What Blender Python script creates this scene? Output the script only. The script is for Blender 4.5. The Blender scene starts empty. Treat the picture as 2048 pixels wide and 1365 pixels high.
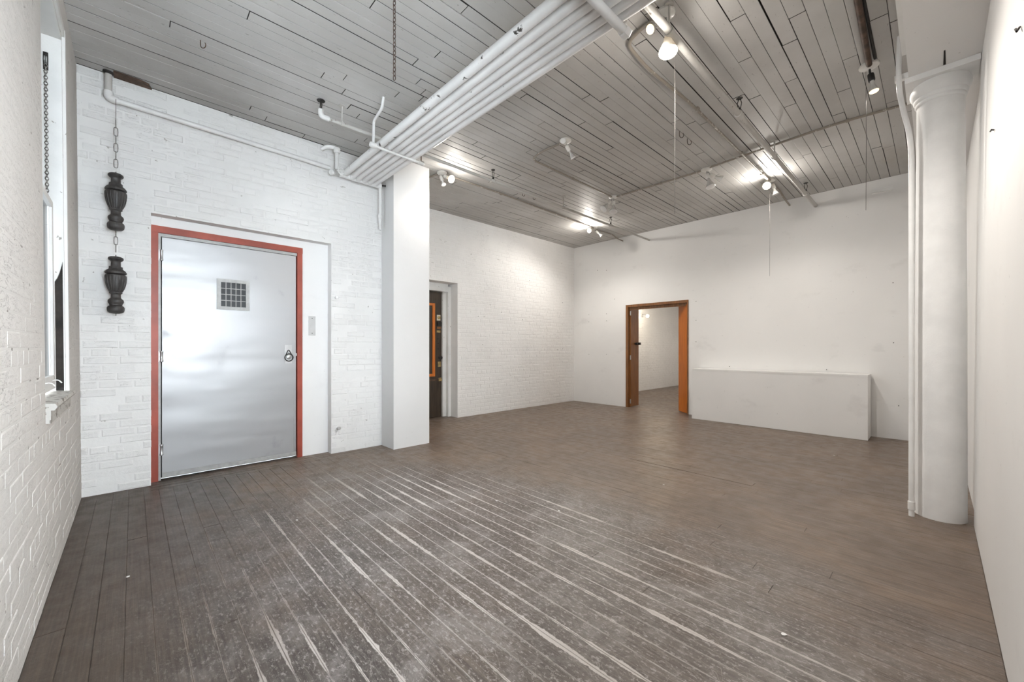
import bpy, math, random
from mathutils import Vector, Matrix, Quaternion
random.seed(11)
S = bpy.context.scene
COL = S.collection
PI = math.pi

# ---------------------------------------------------------------- camera
YAW = 0.8129                      # room axes: +Y runs along the steel-door wall, -X towards it
FPX, HORIZON = 800.3, 696.08      # focal length and horizon row of a 2048 x 1365 picture
CAM_H = 1.22
cd = bpy.data.cameras.new('camera')
cam = bpy.data.objects.new('camera', cd)
COL.objects.link(cam)
cam.location = (0, 0, CAM_H)
cam.rotation_euler = (PI / 2, 0, YAW)
cd.sensor_width = 36
cd.lens = FPX / 2048 * 36
cd.shift_y = (HORIZON - 682.5) / 2048
cd.clip_start = 0.03
S.camera = cam

# ---------------------------------------------------------------- world, daylight, exposure
W = bpy.data.worlds.new('overcast_sky')
S.world = W
W.use_nodes = True
wb = W.node_tree.nodes['Background']
wb.inputs[0].default_value = (0.86, 0.93, 1.0, 1)
wb.inputs[1].default_value = 31.0
S.view_settings.view_transform = 'Standard'
S.view_settings.look = 'None'
S.view_settings.gamma = 1.0
S.view_settings.use_curve_mapping = False
S.view_settings.exposure = 0.10
S.cycles.max_bounces = 14
S.cycles.diffuse_bounces = 9
S.cycles.glossy_bounces = 5
S.cycles.transparent_max_bounces = 12
S.cycles.caustics_reflective = False
S.cycles.caustics_refractive = False
S.cycles.sample_clamp_indirect = 6.0
S.cycles.use_denoising = True
LAMP_W = 118.0                     # strength of a lit reflector bulb
WARM = (1.0, 0.945, 0.87)

# ---------------------------------------------------------------- room measures (metres)
H = 3.518
XD = -4.769       # steel-door wall
XR = -5.72        # set-back brick wall
YF = 7.381        # far plaster wall
YL = -0.306       # window wall
XW = 0.184        # right-hand partition
FW = Vector((-math.sin(YAW), math.cos(YAW), 0))
RT = Vector((math.cos(YAW), math.sin(YAW), 0))


def project(p):
    d = Vector(p) - Vector((0, 0, CAM_H))
    t = d.dot(FW)
    if t < 0.05:
        return None
    return 1024 + FPX * d.dot(RT) / t, HORIZON - FPX * d.z / t, t


# ---------------------------------------------------------------- mesh helpers
class MB:
    def __init__(self):
        self.v, self.f = [], []

    def add(self, vs, fs):
        o = len(self.v)
        self.v += [tuple(p) for p in vs]
        self.f += [tuple(i + o for i in q) for q in fs]
        return self

    def box(self, x0, x1, y0, y1, z0, z1):
        vs = [(x, y, z) for z in (z0, z1) for y in (y0, y1) for x in (x0, x1)]
        return self.add(vs, [(0, 2, 3, 1), (4, 5, 7, 6), (0, 1, 5, 4), (2, 6, 7, 3), (0, 4, 6, 2), (1, 3, 7, 5)])

    def prism(self, poly, axis, a0, a1):
        """poly: 2-D outline; extruded along axis ('x','y','z') from a0 to a1"""
        n = len(poly)
        def mk(p, a):
            return {'x': (a, p[0], p[1]), 'y': (p[0], a, p[1]), 'z': (p[0], p[1], a)}[axis]
        vs = [mk(p, a0) for p in poly] + [mk(p, a1) for p in poly]
        fs = [tuple(range(n))[::-1], tuple(range(n, 2 * n))]
        fs += [(i, (i + 1) % n, n + (i + 1) % n, n + i) for i in range(n)]
        return self.add(vs, fs)

    def tube(self, pts, r, n=10, cap=True, closed=False):
        P = [Vector(p) for p in pts]
        m = len(P)
        rs = r if isinstance(r, (list, tuple)) else [r] * m
        ref = None
        vs = []
        for i in range(m):
            if closed:
                t = (P[(i + 1) % m] - P[i - 1]).normalized()
            else:
                t = (P[min(i + 1, m - 1)] - P[max(i - 1, 0)]).normalized()
            if ref is None:
                ref = t.orthogonal().normalized()
            u = (ref - t * ref.dot(t))
            u = u.normalized() if u.length > 1e-6 else t.orthogonal().normalized()
            ref = u
            w = t.cross(u)
            for k in range(n):
                a = 2 * PI * k / n
                vs.append(P[i] + (u * math.cos(a) + w * math.sin(a)) * rs[i])
        fs = []
        for i in range(m if closed else m - 1):
            j = (i + 1) % m
            for k in range(n):
                k2 = (k + 1) % n
                fs.append((i * n + k, i * n + k2, j * n + k2, j * n + k))
        if cap and not closed:
            fs.append(tuple(range(n))[::-1])
            fs.append(tuple((m - 1) * n + k for k in range(n)))
        return self.add(vs, fs)

    def lathe(self, prof, n=24, loc=(0, 0, 0), axis=None, mod=None):
        """prof: (radius, height) pairs; axis: direction of the height"""
        q = Vector((0, 0, 1)).rotation_difference(Vector(axis).normalized()) if axis is not None else Quaternion()
        L = Vector(loc)
        vs = []
        for (r, z) in prof:
            for k in range(n):
                a = 2 * PI * k / n
                rr = max(r, 1e-4) * (mod(a, z) if mod else 1)
                vs.append(L + q @ Vector((rr * math.cos(a), rr * math.sin(a), z)))
        fs = []
        for i in range(len(prof) - 1):
            for k in range(n):
                k2 = (k + 1) % n
                fs.append((i * n + k, i * n + k2, (i + 1) * n + k2, (i + 1) * n + k))
        fs.append(tuple(range(n))[::-1])
        fs.append(tuple((len(prof) - 1) * n + k for k in range(n)))
        return self.add(vs, fs)

    def mesh(self, name, mat, smooth=False):
        me = bpy.data.meshes.new(name)
        me.from_pydata(self.v, [], self.f)
        me.materials.append(mat)
        if smooth:
            me.polygons.foreach_set('use_smooth', [True] * len(me.polygons))
            try:
                me.set_sharp_from_angle(angle=math.radians(38))
            except Exception:
                pass
        me.update()
        return me

    def build(self, name, mat, parent=None, smooth=False, loc=None, rot=None):
        return link(name, self.mesh(name, mat, smooth), parent, loc, rot)


def link(name, data, parent=None, loc=None, rot=None, scale=None):
    o = bpy.data.objects.new(name, data)
    COL.objects.link(o)
    if parent is not None:
        o.parent = parent
    if loc is not None:
        o.location = loc
    if rot is not None:
        o.rotation_euler = rot
    if scale is not None:
        o.scale = scale
    return o


def tag(o, label=None, cat=None, group=None, kind=None):
    if label:
        o['label'] = label
    if cat:
        o['category'] = cat
    if group:
        o['group'] = group
    if kind:
        o['kind'] = kind
    return o


def empty(name, loc=(0, 0, 0), rot=(0, 0, 0), label=None, cat=None, group=None, kind=None):
    o = link(name, None, None, loc, rot)
    o.empty_display_size = 0.05
    return tag(o, label, cat, group, kind)


def bend(pts, r, n=5):
    """round the corners of a polyline"""
    P = [Vector(p) for p in pts]
    out = [P[0]]
    for i in range(1, len(P) - 1):
        a, b, c = P[i - 1], P[i], P[i + 1]
        d1, d2 = (a - b), (c - b)
        rr = min(r, d1.length * 0.45, d2.length * 0.45)
        p1, p2 = b + d1.normalized() * rr, b + d2.normalized() * rr
        for k in range(n + 1):
            t = k / n
            out.append(p1 * (1 - t) ** 2 + b * 2 * t * (1 - t) + p2 * t ** 2)
    out.append(P[-1])
    return out


# ---------------------------------------------------------------- material helpers
class Nodes:
    def __init__(self, name):
        self.m = bpy.data.materials.new(name)
        self.m.use_nodes = True
        self.t = self.m.node_tree
        self.b = self.t.nodes['Principled BSDF']

    def n(self, typ, **kw):
        nd = self.t.nodes.new(typ)
        for k, v in kw.items():
            if k.startswith('i_'):
                self.put(nd.inputs[k[2:].replace('_', ' ')], v)
            else:
                setattr(nd, k, v)
        return nd

    def put(self, sock, v):
        if hasattr(v, 'is_linked') and hasattr(v, 'links'):
            self.t.links.new(v, sock)
        elif isinstance(v, (tuple, list)) and len(v) == 3 and sock.type == 'RGBA':
            sock.default_value = (*v, 1)
        else:
            sock.default_value = v

    def pos(self, scale=(1, 1, 1), obj=False):
        if obj:
            src = self.n('ShaderNodeTexCoord').outputs['Object']
        else:
            src = self.n('ShaderNodeNewGeometry').outputs['Position']
        mp = self.n('ShaderNodeMapping')
        self.put(mp.inputs['Vector'], src)
        mp.inputs['Scale'].default_value = scale
        return mp.outputs[0]

    def noise(self, vec, scale, detail=4, rough=0.55, dist=0.0):
        nd = self.n('ShaderNodeTexNoise')
        self.put(nd.inputs['Vector'], vec)
        nd.inputs['Scale'].default_value = scale
        nd.inputs['Detail'].default_value = detail
        nd.inputs['Roughness'].default_value = rough
        nd.inputs['Distortion'].default_value = dist
        return nd.outputs[0]

    def ramp(self, fac, a, b, va=0.0, vb=1.0):
        nd = self.n('ShaderNodeMapRange')
        nd.interpolation_type = 'SMOOTHSTEP'
        self.put(nd.inputs[0], fac)
        for i, v in ((1, a), (2, b), (3, va), (4, vb)):
            nd.inputs[i].default_value = v
        return nd.outputs[0]

    def math(self, op, a, b=0.0, c=0.0):
        nd = self.n('ShaderNodeMath', operation=op)
        self.put(nd.inputs[0], a)
        self.put(nd.inputs[1], b)
        self.put(nd.inputs[2], c)
        return nd.outputs[0]

    def mix(self, fac, a, b):
        nd = self.n('ShaderNodeMix', data_type='RGBA')
        self.put(nd.inputs[0], fac)
        self.put(nd.inputs[6], a)
        self.put(nd.inputs[7], b)
        return nd.outputs[2]

    def bump(self, height, strength=0.3, dist=0.01, normal=None):
        nd = self.n('ShaderNodeBump')
        self.put(nd.inputs['Height'], height)
        nd.inputs['Strength'].default_value = strength
        nd.inputs['Distance'].default_value = dist
        if normal is not None:
            self.put(nd.inputs['Normal'], normal)
        return nd.outputs[0]

    def out(self, color=None, rough=0.5, metal=0.0, normal=None, spec=None):
        if color is not None:
            self.put(self.b.inputs['Base Color'], color)
        self.put(self.b.inputs['Roughness'], rough)
        self.put(self.b.inputs['Metallic'], metal)
        if normal is not None:
            self.put(self.b.inputs['Normal'], normal)
        if spec is not None:
            self.b.inputs['Specular IOR Level'].default_value = spec
        return self.m


def simple(name, col, rough=0.5, metal=0.0, var=0.06, nscale=6.0, bump=0.05, bscale=60.0, bdist=0.004, spec=None):
    N = Nodes(name)
    p = N.pos()
    f = N.noise(p, nscale, 5)
    dark = tuple(max(0, c * (1 - var * 2.2)) for c in col)
    lite = tuple(min(1, c * (1 + var)) for c in col)
    c = N.mix(N.ramp(f, 0.3, 0.7), dark, lite)
    nm = N.bump(N.noise(p, bscale, 3), bump, bdist) if bump else None
    return N.out(c, rough, metal, nm, spec)


def chipped(name, col, under, amount=0.66, cscale=14.0, rough=0.5, bump=0.25, var=0.06, metal=0.0):
    """paint with chips of another colour showing through"""
    N = Nodes(name)
    p = N.pos()
    f = N.noise(p, 3.0, 4)
    base = N.mix(N.ramp(f, 0.3, 0.7), tuple(c * (1 - var * 2) for c in col), col)
    chip = N.noise(p, cscale, 6, 0.6, 0.3)
    k = N.ramp(chip, amount, amount + 0.03)
    c = N.mix(k, base, under)
    hgt = N.math('MULTIPLY_ADD', k, -0.6, N.noise(p, 40, 4))
    return N.out(c, rough, metal, N.bump(hgt, bump, 0.004))


def m_brick_paint(name, col=(0.80, 0.795, 0.785), dirt=0.5):
    N = Nodes(name)
    p = N.pos()
    big = N.noise(p, 0.9, 3)
    mid = N.noise(p, 7, 5)
    c = N.mix(N.ramp(big, 0.35, 0.7), tuple(v * 0.92 for v in col), col)
    c = N.mix(N.math('MULTIPLY', N.ramp(mid, 0.55, 0.8), 0.35), c, (0.62, 0.61, 0.60))
    crack = N.noise(N.pos((1, 1, 4.5)), 9, 7, 0.65, 0.6)
    lines = N.ramp(N.math('ABSOLUTE', N.math('SUBTRACT', crack, 0.5)), 0.0, 0.012, 1.0, 0.0)
    where = N.ramp(N.noise(p, 2.2, 3), 0.52, 0.66)
    k = N.math('MULTIPLY', N.math('MULTIPLY', lines, where), dirt)
    c = N.mix(k, c, (0.16, 0.15, 0.14))
    speck = N.ramp(N.noise(p, 95, 2, 0.5), 0.77, 0.79)
    c = N.mix(N.math('MULTIPLY', speck, 0.55), c, (0.2, 0.18, 0.16))
    hg = N.math('ADD', N.math('MULTIPLY', N.noise(p, 18, 6, 0.6), 1.0), N.math('MULTIPLY', lines, -0.35))
    return N.out(c, 0.55, 0, N.bump(hg, 0.55, 0.008))


def m_plaster(name, col=(0.83, 0.825, 0.82), smudge=0.16):
    N = Nodes(name)
    p = N.pos()
    a = N.noise(p, 0.8, 4, 0.5)
    c = N.mix(N.ramp(a, 0.35, 0.65), tuple(v * 0.955 for v in col), col)
    sm = N.ramp(N.noise(N.pos((1.0, 1.0, 1.6)), 2.3, 6, 0.62), 0.57, 0.75)
    c = N.mix(N.math('MULTIPLY', sm, smudge), c, (0.52, 0.51, 0.50))
    fl = N.ramp(N.noise(p, 38, 2, 0.5), 0.76, 0.775)
    c = N.mix(N.math('MULTIPLY', fl, 0.45), c, (0.3, 0.29, 0.28))
    return N.out(c, 0.6, 0, N.bump(N.noise(p, 55, 4), 0.12, 0.003))


PITCH = 0.093
FY0 = YL


def m_floor(name):
    N = Nodes(name)
    geo = N.n('ShaderNodeNewGeometry')
    sep = N.n('ShaderNodeSeparateXYZ')
    N.put(sep.inputs[0], geo.outputs['Position'])
    X, Y = sep.outputs[0], sep.outputs[1]
    p = N.pos()
    rnd = N.n('ShaderNodeObjectInfo').outputs['Random']
    grain = N.noise(N.pos((1.2, 30, 1)), 3.0, 7, 0.62, 0.4)
    fine = N.noise(N.pos((6, 90, 1)), 3.0, 5, 0.65)
    blot = N.noise(p, 1.7, 5, 0.6)
    base = N.mix(N.ramp(grain, 0.3, 0.72), (0.120, 0.082, 0.058), (0.255, 0.185, 0.135))
    base = N.mix(N.ramp(blot, 0.38, 0.68), N.mix(0.4, base, (0.055, 0.042, 0.036)), base)
    base = N.mix(N.math('MULTIPLY', rnd, 0.30), base, (0.16, 0.125, 0.10))
    # dark paint left along the window wall
    near = N.ramp(N.math('ADD', Y, N.math('MULTIPLY', N.math('SUBTRACT', blot, 0.5), 1.4)), 0.25, 1.25, 0.85, 0.0)
    base = N.mix(near, base, N.mix(N.ramp(grain, 0.3, 0.7), (0.030, 0.021, 0.015), (0.060, 0.043, 0.032)))
    # worn area: where people walk from the steel door into the room
    dx = N.math('DIVIDE', N.math('ADD', X, 1.8), 2.2)
    dy = N.math('DIVIDE', N.math('SUBTRACT', Y, 1.5), 1.2)
    d = N.math('SQRT', N.math('ADD', N.math('MULTIPLY', dx, dx), N.math('MULTIPLY', dy, dy)))
    wear = N.ramp(N.math('ADD', d, N.math('MULTIPLY', N.math('SUBTRACT', blot, 0.5), 0.9)), 0.55, 1.45, 1.0, 0.0)
    base = N.mix(N.math('MULTIPLY', wear, 0.62), base, N.mix(N.ramp(grain, 0.35, 0.7), (0.042, 0.038, 0.037), (0.115, 0.106, 0.102)))
    dust = N.noise(p, 3.2, 11, 0.78, 0.6)
    dk = N.math('MULTIPLY', N.ramp(dust, 0.45, 0.64), N.math('MULTIPLY', wear, 0.50))
    base = N.mix(dk, base, (0.34, 0.315, 0.305))
    # scuffs and flakes
    sc = N.ramp(N.noise(N.pos((0.7, 1.3, 1)), 48, 8, 0.78), 0.53, 0.60)
    base = N.mix(N.math('MULTIPLY', sc, N.math('MULTIPLY_ADD', wear, 0.62, 0.04)), base, (0.44, 0.41, 0.395))
    gl = N.ramp(fine, 0.60, 0.72)
    base = N.mix(N.math('MULTIPLY', gl, N.math('MULTIPLY_ADD', wear, 0.22, 0.10)), base, (0.36, 0.31, 0.27))
    # long scratches at odd angles
    scr = N.noise(N.pos((1, 1, 1)), 4.0, 2, 0.5, 2.5)
    sl = N.ramp(N.math('ABSOLUTE', N.math('SUBTRACT', scr, 0.5)), 0.0, 0.006, 1.0, 0.0)
    base = N.mix(N.math('MULTIPLY', sl, N.math('MULTIPLY', wear, 0.35)), base, (0.5, 0.46, 0.44))
    # bare, pale wood and dust along the edges of the boards
    fr = N.math('FRACT', N.math('DIVIDE', N.math('SUBTRACT', Y, FY0), PITCH))
    edge = N.math('SUBTRACT', 0.5, N.math('ABSOLUTE', N.math('SUBTRACT', fr, 0.5)))
    idx = N.math('ROUND', N.math('DIVIDE', N.math('SUBTRACT', Y, FY0), PITCH))
    cv = N.n('ShaderNodeCombineXYZ')
    N.put(cv.inputs[0], N.math('MULTIPLY', X, 0.85))
    N.put(cv.inputs[1], N.math('MULTIPLY', idx, 5.37))
    em = N.math('MULTIPLY', edge, PITCH)
    long_ = N.noise(cv.outputs[0], 1.0, 6, 0.7)
    thin = N.ramp(long_, 0.30, 0.44, 0.0, 0.0028)
    wide = N.ramp(long_, 0.47, 0.72, 0.0, 0.016)
    wid = N.math('MULTIPLY', N.math('ADD', thin, wide), N.math('MULTIPLY_ADD', wear, 0.97, 0.10))
    flake = N.math('SUBTRACT', N.noise(N.pos((0.55, 1, 1)), 21, 9, 0.78), 0.5)
    rag = N.math('MULTIPLY', flake, N.math('MULTIPLY_ADD', wid, 2.4, 0.004))
    ek = N.ramp(N.math('SUBTRACT', N.math('ADD', em, rag), wid), -0.0012, 0.0012, 1.0, 0.0)
    ek = N.math('MULTIPLY', ek, N.math('MULTIPLY_ADD', wear, 0.76, 0.12))
    base = N.mix(ek, base, N.mix(wear, (0.30, 0.225, 0.165), (0.62, 0.58, 0.56)))
    rough = N.ramp(N.noise(p, 9, 5), 0.3, 0.75, 0.315, 0.50)
    rough = N.math('ADD', rough, N.math('MULTIPLY', N.math('ADD', ek, dk), 0.22))
    hg = N.math('ADD', N.math('MULTIPLY', grain, 0.7), N.math('MULTIPLY', N.noise(p, 35, 4), 0.6))
    return N.out(base, rough, 0, N.bump(hg, 0.45, 0.004))


def m_ceiling(name):
    N = Nodes(name)
    p = N.pos()
    rnd = N.n('ShaderNodeObjectInfo').outputs['Random']
    a = N.noise(p, 1.1, 4)
    c = N.mix(N.ramp(a, 0.35, 0.68), (0.44, 0.43, 0.415), (0.56, 0.55, 0.535))
    c = N.mix(N.math('MULTIPLY', rnd, 0.35), c, (0.45, 0.437, 0.415))
    st = N.ramp(N.noise(N.pos((1.3, 0.55, 1)), 1.2, 5, 0.6), 0.60, 0.78)
    c = N.mix(N.math('MULTIPLY', st, 0.30), c, (0.30, 0.24, 0.17))
    chips = N.ramp(N.noise(N.pos((3, 0.8, 1)), 22, 6, 0.7), 0.655, 0.68)
    c = N.mix(N.math('MULTIPLY', chips, 0.65), c, (0.13, 0.11, 0.09))
    fl = N.ramp(N.noise(p, 55, 3), 0.70, 0.73)
    c = N.mix(N.math('MULTIPLY', fl, 0.35), c, (0.66, 0.65, 0.64))
    return N.out(c, 0.55, 0, N.bump(N.noise(N.pos((3, 0.7, 1)), 24, 6, 0.65), 0.35, 0.004))


def m_wood(name, a, b, scale=(14, 14, 0.9), rough=0.32):
    N = Nodes(name)
    g = N.noise(N.pos(scale), 3.0, 6, 0.6, 0.8)
    c = N.mix(N.ramp(g, 0.3, 0.7), a, b)
    return N.out(c, rough, 0, N.bump(g, 0.15, 0.003))


def m_steel(name):
    N = Nodes(name)
    br = N.noise(N.pos((1, 220, 1.5)), 2.0, 3)
    sm = N.noise(N.pos(), 4, 6, 0.6)
    c = N.mix(N.ramp(sm, 0.62, 0.8), (0.385, 0.385, 0.39), (0.31, 0.31, 0.32))
    r = N.math('ADD', N.ramp(br, 0.3, 0.7, 0.38, 0.43), N.ramp(sm, 0.5, 0.8, 0.0, 0.10))
    wave = N.noise(N.pos((1, 0.5, 1.9)), 1.5, 2)
    nm = N.bump(wave, 0.5, 0.035)
    return N.out(c, r, 0.5, nm)


def m_glow(name, col, strength):
    N = Nodes(name)
    N.put(N.b.inputs['Base Color'], (0.9, 0.88, 0.82))
    N.put(N.b.inputs['Emission Color'], col)
    N.b.inputs['Emission Strength'].default_value = strength
    N.b.inputs['Roughness'].default_value = 0.3
    return N.m


def m_pane(name, k=1.0):
    N = Nodes(name)
    t = N.t
    tr = t.nodes.new('ShaderNodeBsdfTransparent')
    gl = t.nodes.new('ShaderNodeBsdfGlossy')
    gl.inputs['Roughness'].default_value = 0.02
    fr = t.nodes.new('ShaderNodeFresnel')
    fr.inputs[0].default_value = 1.45
    dirt = N.noise(N.pos(), 12, 4)
    mx = t.nodes.new('ShaderNodeMixShader')
    N.put(tr.inputs[0], N.mix(N.ramp(dirt, 0.45, 0.8), (0.97 * k, 0.98 * k, 0.98 * k), (0.86 * k, 0.87 * k, 0.87 * k)))
    N.put(mx.inputs[0], fr.outputs[0])
    t.links.new(tr.outputs[0], mx.inputs[1])
    t.links.new(gl.outputs[0], mx.inputs[2])
    t.links.new(mx.outputs[0], t.nodes['Material Output'].inputs[0])
    return N.m


M = {}
M['brick'] = m_brick_paint('white_painted_brick')
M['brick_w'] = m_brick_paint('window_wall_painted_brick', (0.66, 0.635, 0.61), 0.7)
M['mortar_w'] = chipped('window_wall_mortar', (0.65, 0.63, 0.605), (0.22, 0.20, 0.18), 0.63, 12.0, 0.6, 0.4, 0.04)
M['mortar'] = chipped('painted_mortar', (0.79, 0.785, 0.775), (0.38, 0.36, 0.34), 0.67, 16.0, 0.6, 0.4, 0.03)
M['mortar_soft'] = chipped('smooth_painted_mortar', (0.79, 0.785, 0.775), (0.5, 0.48, 0.46), 0.66, 9.0, 0.6, 0.3, 0.03)
M['plaster'] = m_plaster('white_plaster')
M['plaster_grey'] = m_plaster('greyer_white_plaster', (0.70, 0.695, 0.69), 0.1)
M['plaster_far'] = m_plaster('smudged_white_plaster', (0.82, 0.815, 0.805), 0.26)
M['white'] = simple('white_gloss_paint', (0.84, 0.84, 0.835), 0.4, var=0.03, bump=0.1)
M['white_col'] = simple('white_column_paint', (0.83, 0.83, 0.825), 0.68, var=0.025, bump=0.25, bscale=110)
M['white_wood'] = chipped('old_white_woodwork', (0.80, 0.80, 0.785), (0.3, 0.28, 0.25), 0.67, 16, 0.45, 0.25)
M['sill'] = chipped('worn_sill_paint', (0.50, 0.485, 0.455), (0.17, 0.15, 0.13), 0.55, 26, 0.6, 0.5)
M['floor'] = m_floor('worn_brown_floor_board')
M['dust'] = simple('dusty_joint', (0.22, 0.19, 0.17), 0.8, var=0.25, nscale=3, bump=0)
M['ceil'] = m_ceiling('grey_white_ceiling_board')
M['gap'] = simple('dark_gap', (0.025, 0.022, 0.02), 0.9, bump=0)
M['pipe'] = chipped('white_pipe_paint', (0.76, 0.755, 0.745), (0.10, 0.085, 0.07), 0.70, 13, 0.4, 0.3)
M['pipe_chip'] = chipped('chipped_white_pipe_paint', (0.78, 0.775, 0.765), (0.05, 0.042, 0.036), 0.635, 12, 0.4, 0.3)
M['pipe_grey'] = chipped('dull_pipe_paint', (0.50, 0.485, 0.46), (0.20, 0.17, 0.14), 0.64, 18, 0.45, 0.3)
M['conduit'] = chipped('conduit_paint', (0.30, 0.265, 0.225), (0.55, 0.52, 0.48), 0.60, 20, 0.45, 0.3)
M['rust'] = simple('rusty_iron', (0.10, 0.06, 0.04), 0.65, 0.3, 0.25, 14, 0.3)
M['iron'] = simple('dark_iron', (0.035, 0.032, 0.03), 0.5, 0.6, 0.2, 20, 0.2)
M['chain'] = simple('steel_chain', (0.22, 0.21, 0.20), 0.4, 0.9, 0.2, 40, 0.1)
M['rust_chain'] = simple('rusty_chain', (0.14, 0.10, 0.08), 0.6, 0.6, 0.25, 40, 0.1)
M['ebony'] = m_wood('dark_turned_wood', (0.018, 0.016, 0.016), (0.055, 0.05, 0.048), (10, 10, 2), 0.5)
M['steel'] = m_steel('brushed_stainless_steel')
M['chrome'] = simple('bright_metal', (0.48, 0.48, 0.48), 0.42, 0.8, 0.04, 20, 0.05)
M['alu'] = simple('dull_aluminium', (0.40, 0.40, 0.39), 0.55, 0.4, 0.06, 20, 0.05)
M['red'] = simple('red_oxide_frame_paint', (0.34, 0.062, 0.036), 0.45, var=0.12, nscale=4, bump=0.1)
M['grid_dark'] = simple('dark_vent_opening', (0.06, 0.065, 0.07), 0.6, bump=0)
M['plate'] = simple('grey_plastic_plate', (0.55, 0.55, 0.545), 0.45, var=0.03)
M['door_brown'] = m_wood('dark_brown_door', (0.022, 0.015, 0.010), (0.05, 0.034, 0.022), (10, 10, 1), 0.4)
M['orange'] = m_wood('orange_varnished_wood', (0.42, 0.105, 0.012), (0.62, 0.19, 0.025), (16, 16, 0.8), 0.28)
M['orange_brown'] = m_wood('brown_varnished_wood', (0.14, 0.058, 0.020), (0.27, 0.115, 0.035), (16, 16, 0.8), 0.3)
M['brass'] = simple('old_brass', (0.50, 0.38, 0.18), 0.35, 0.9, 0.15, 30, 0.1)
M['cream'] = simple('cream_plate', (0.72, 0.66, 0.52), 0.5)
M['porcelain'] = simple('white_porcelain', (0.78, 0.765, 0.73), 0.3, var=0.04)
M['bulb'] = simple('silvered_bulb_glass', (0.74, 0.73, 0.71), 0.18, 0.35, 0.04, 12, 0)
M['bulb_face'] = simple('frosted_bulb_face', (0.86, 0.86, 0.85), 0.3, 0, 0.02, 10, 0)
M['bulb_warm'] = m_glow('glowing_bulb_body', (1.0, 0.70, 0.38), 0.22)
M['glow'] = m_glow('lit_bulb_face', (1.0, 0.90, 0.72), 14.0)
M['glow_dim'] = m_glow('dim_amber_bulb_face', (1.0, 0.74, 0.38), 2.2)
M['black'] = simple('black_bakelite', (0.012, 0.012, 0.012), 0.4, bump=0.05)
M['cord'] = simple('grey_pull_cord', (0.11, 0.10, 0.095), 0.8, bump=0)
M['pane'] = m_pane('window_glass')
M['pane_dimmed'] = m_pane('dimmed_window_glass', 0.52)  # glass tint darkened to hold back daylight from the left window
M['pocket'] = simple('dark_bare_wood', (0.03, 0.024, 0.02), 0.8, var=0.3, nscale=10, bump=0.3)


# ================================================================ BRICKWORK
def brick_mesh(name, L, h, mat, seed):
    """one painted brick: outer rim on the mortar, uneven rounded face proud of it (unit depth 1)"""
    rg = random.Random(seed)
    r = 0.006
    a, b = L / 2, h / 2
    j = lambda: rg.uniform(-0.0022, 0.0022)
    mb = MB()
    ring0 = [(-a, 0, -b), (a, 0, -b), (a, 0, b), (-a, 0, b)]
    ring1 = [(-a + 0.002 + j(), 0.65, -b + 0.002), (a - 0.002 + j(), 0.65, -b + 0.002),
             (a - 0.002, 0.65, b - 0.002 + j() / 2), (-a + 0.002, 0.65, b - 0.002 + j() / 2)]
    ring2 = [(-a + r + 0.003, 1 + rg.uniform(-.15, .15), -b + r), (a - r - 0.003, 1 + rg.uniform(-.15, .15), -b + r),
             (a - r - 0.003, 1 + rg.uniform(-.15, .15), b - r), (-a + r + 0.003, 1 + rg.uniform(-.15, .15), b - r)]
    vs = ring0 + ring1 + ring2
    fs = [(i, i + 4, (i + 1) % 4 + 4, (i + 1) % 4) for i in range(4)]
    fs += [(i + 4, i + 8, (i + 1) % 4 + 8, (i + 1) % 4 + 4) for i in range(4)]
    fs += [(8, 11, 10, 9)]
    mb.add(vs, fs)
    return mb


BL, BH, BJ = 0.205, 0.058, 0.0095


def lay_bricks(u0, u1, z0, z1, holes, seed):
    """bond of the wall as (u centre, z centre, length, height); every sixth course is headers"""
    rg = random.Random(seed)
    out = []
    z = z0
    row = 0
    while z + BH * 0.6 < z1:
        hh = min(BH, z1 - z)
        zc = z + hh / 2
        head = row % 6 == 5
        L = 0.098 if head else BL
        step = L + BJ
        off = (0.25 if head else (0.5 if row % 2 else 0.0)) * (BL + BJ) + rg.uniform(-0.012, 0.012)
        u = u0 - off
        while u < u1:
            segs = [(max(u, u0), min(u + L, u1))]
            for (h0, h1, g0, g1) in holes:
                if g0 < zc < g1:
                    ns = []
                    for (a, b) in segs:
                        if b <= h0 or a >= h1:
                            ns.append((a, b))
                        else:
                            if a < h0:
                                ns.append((a, h0))
                            if b > h1:
                                ns.append((h1, b))
                    segs = ns
            for (a, b) in segs:
                if b - a > 0.025:
                    out.append(((a + b) / 2, zc, b - a, hh))
            u += step
        z += BH + BJ
        row += 1
    return out


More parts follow.
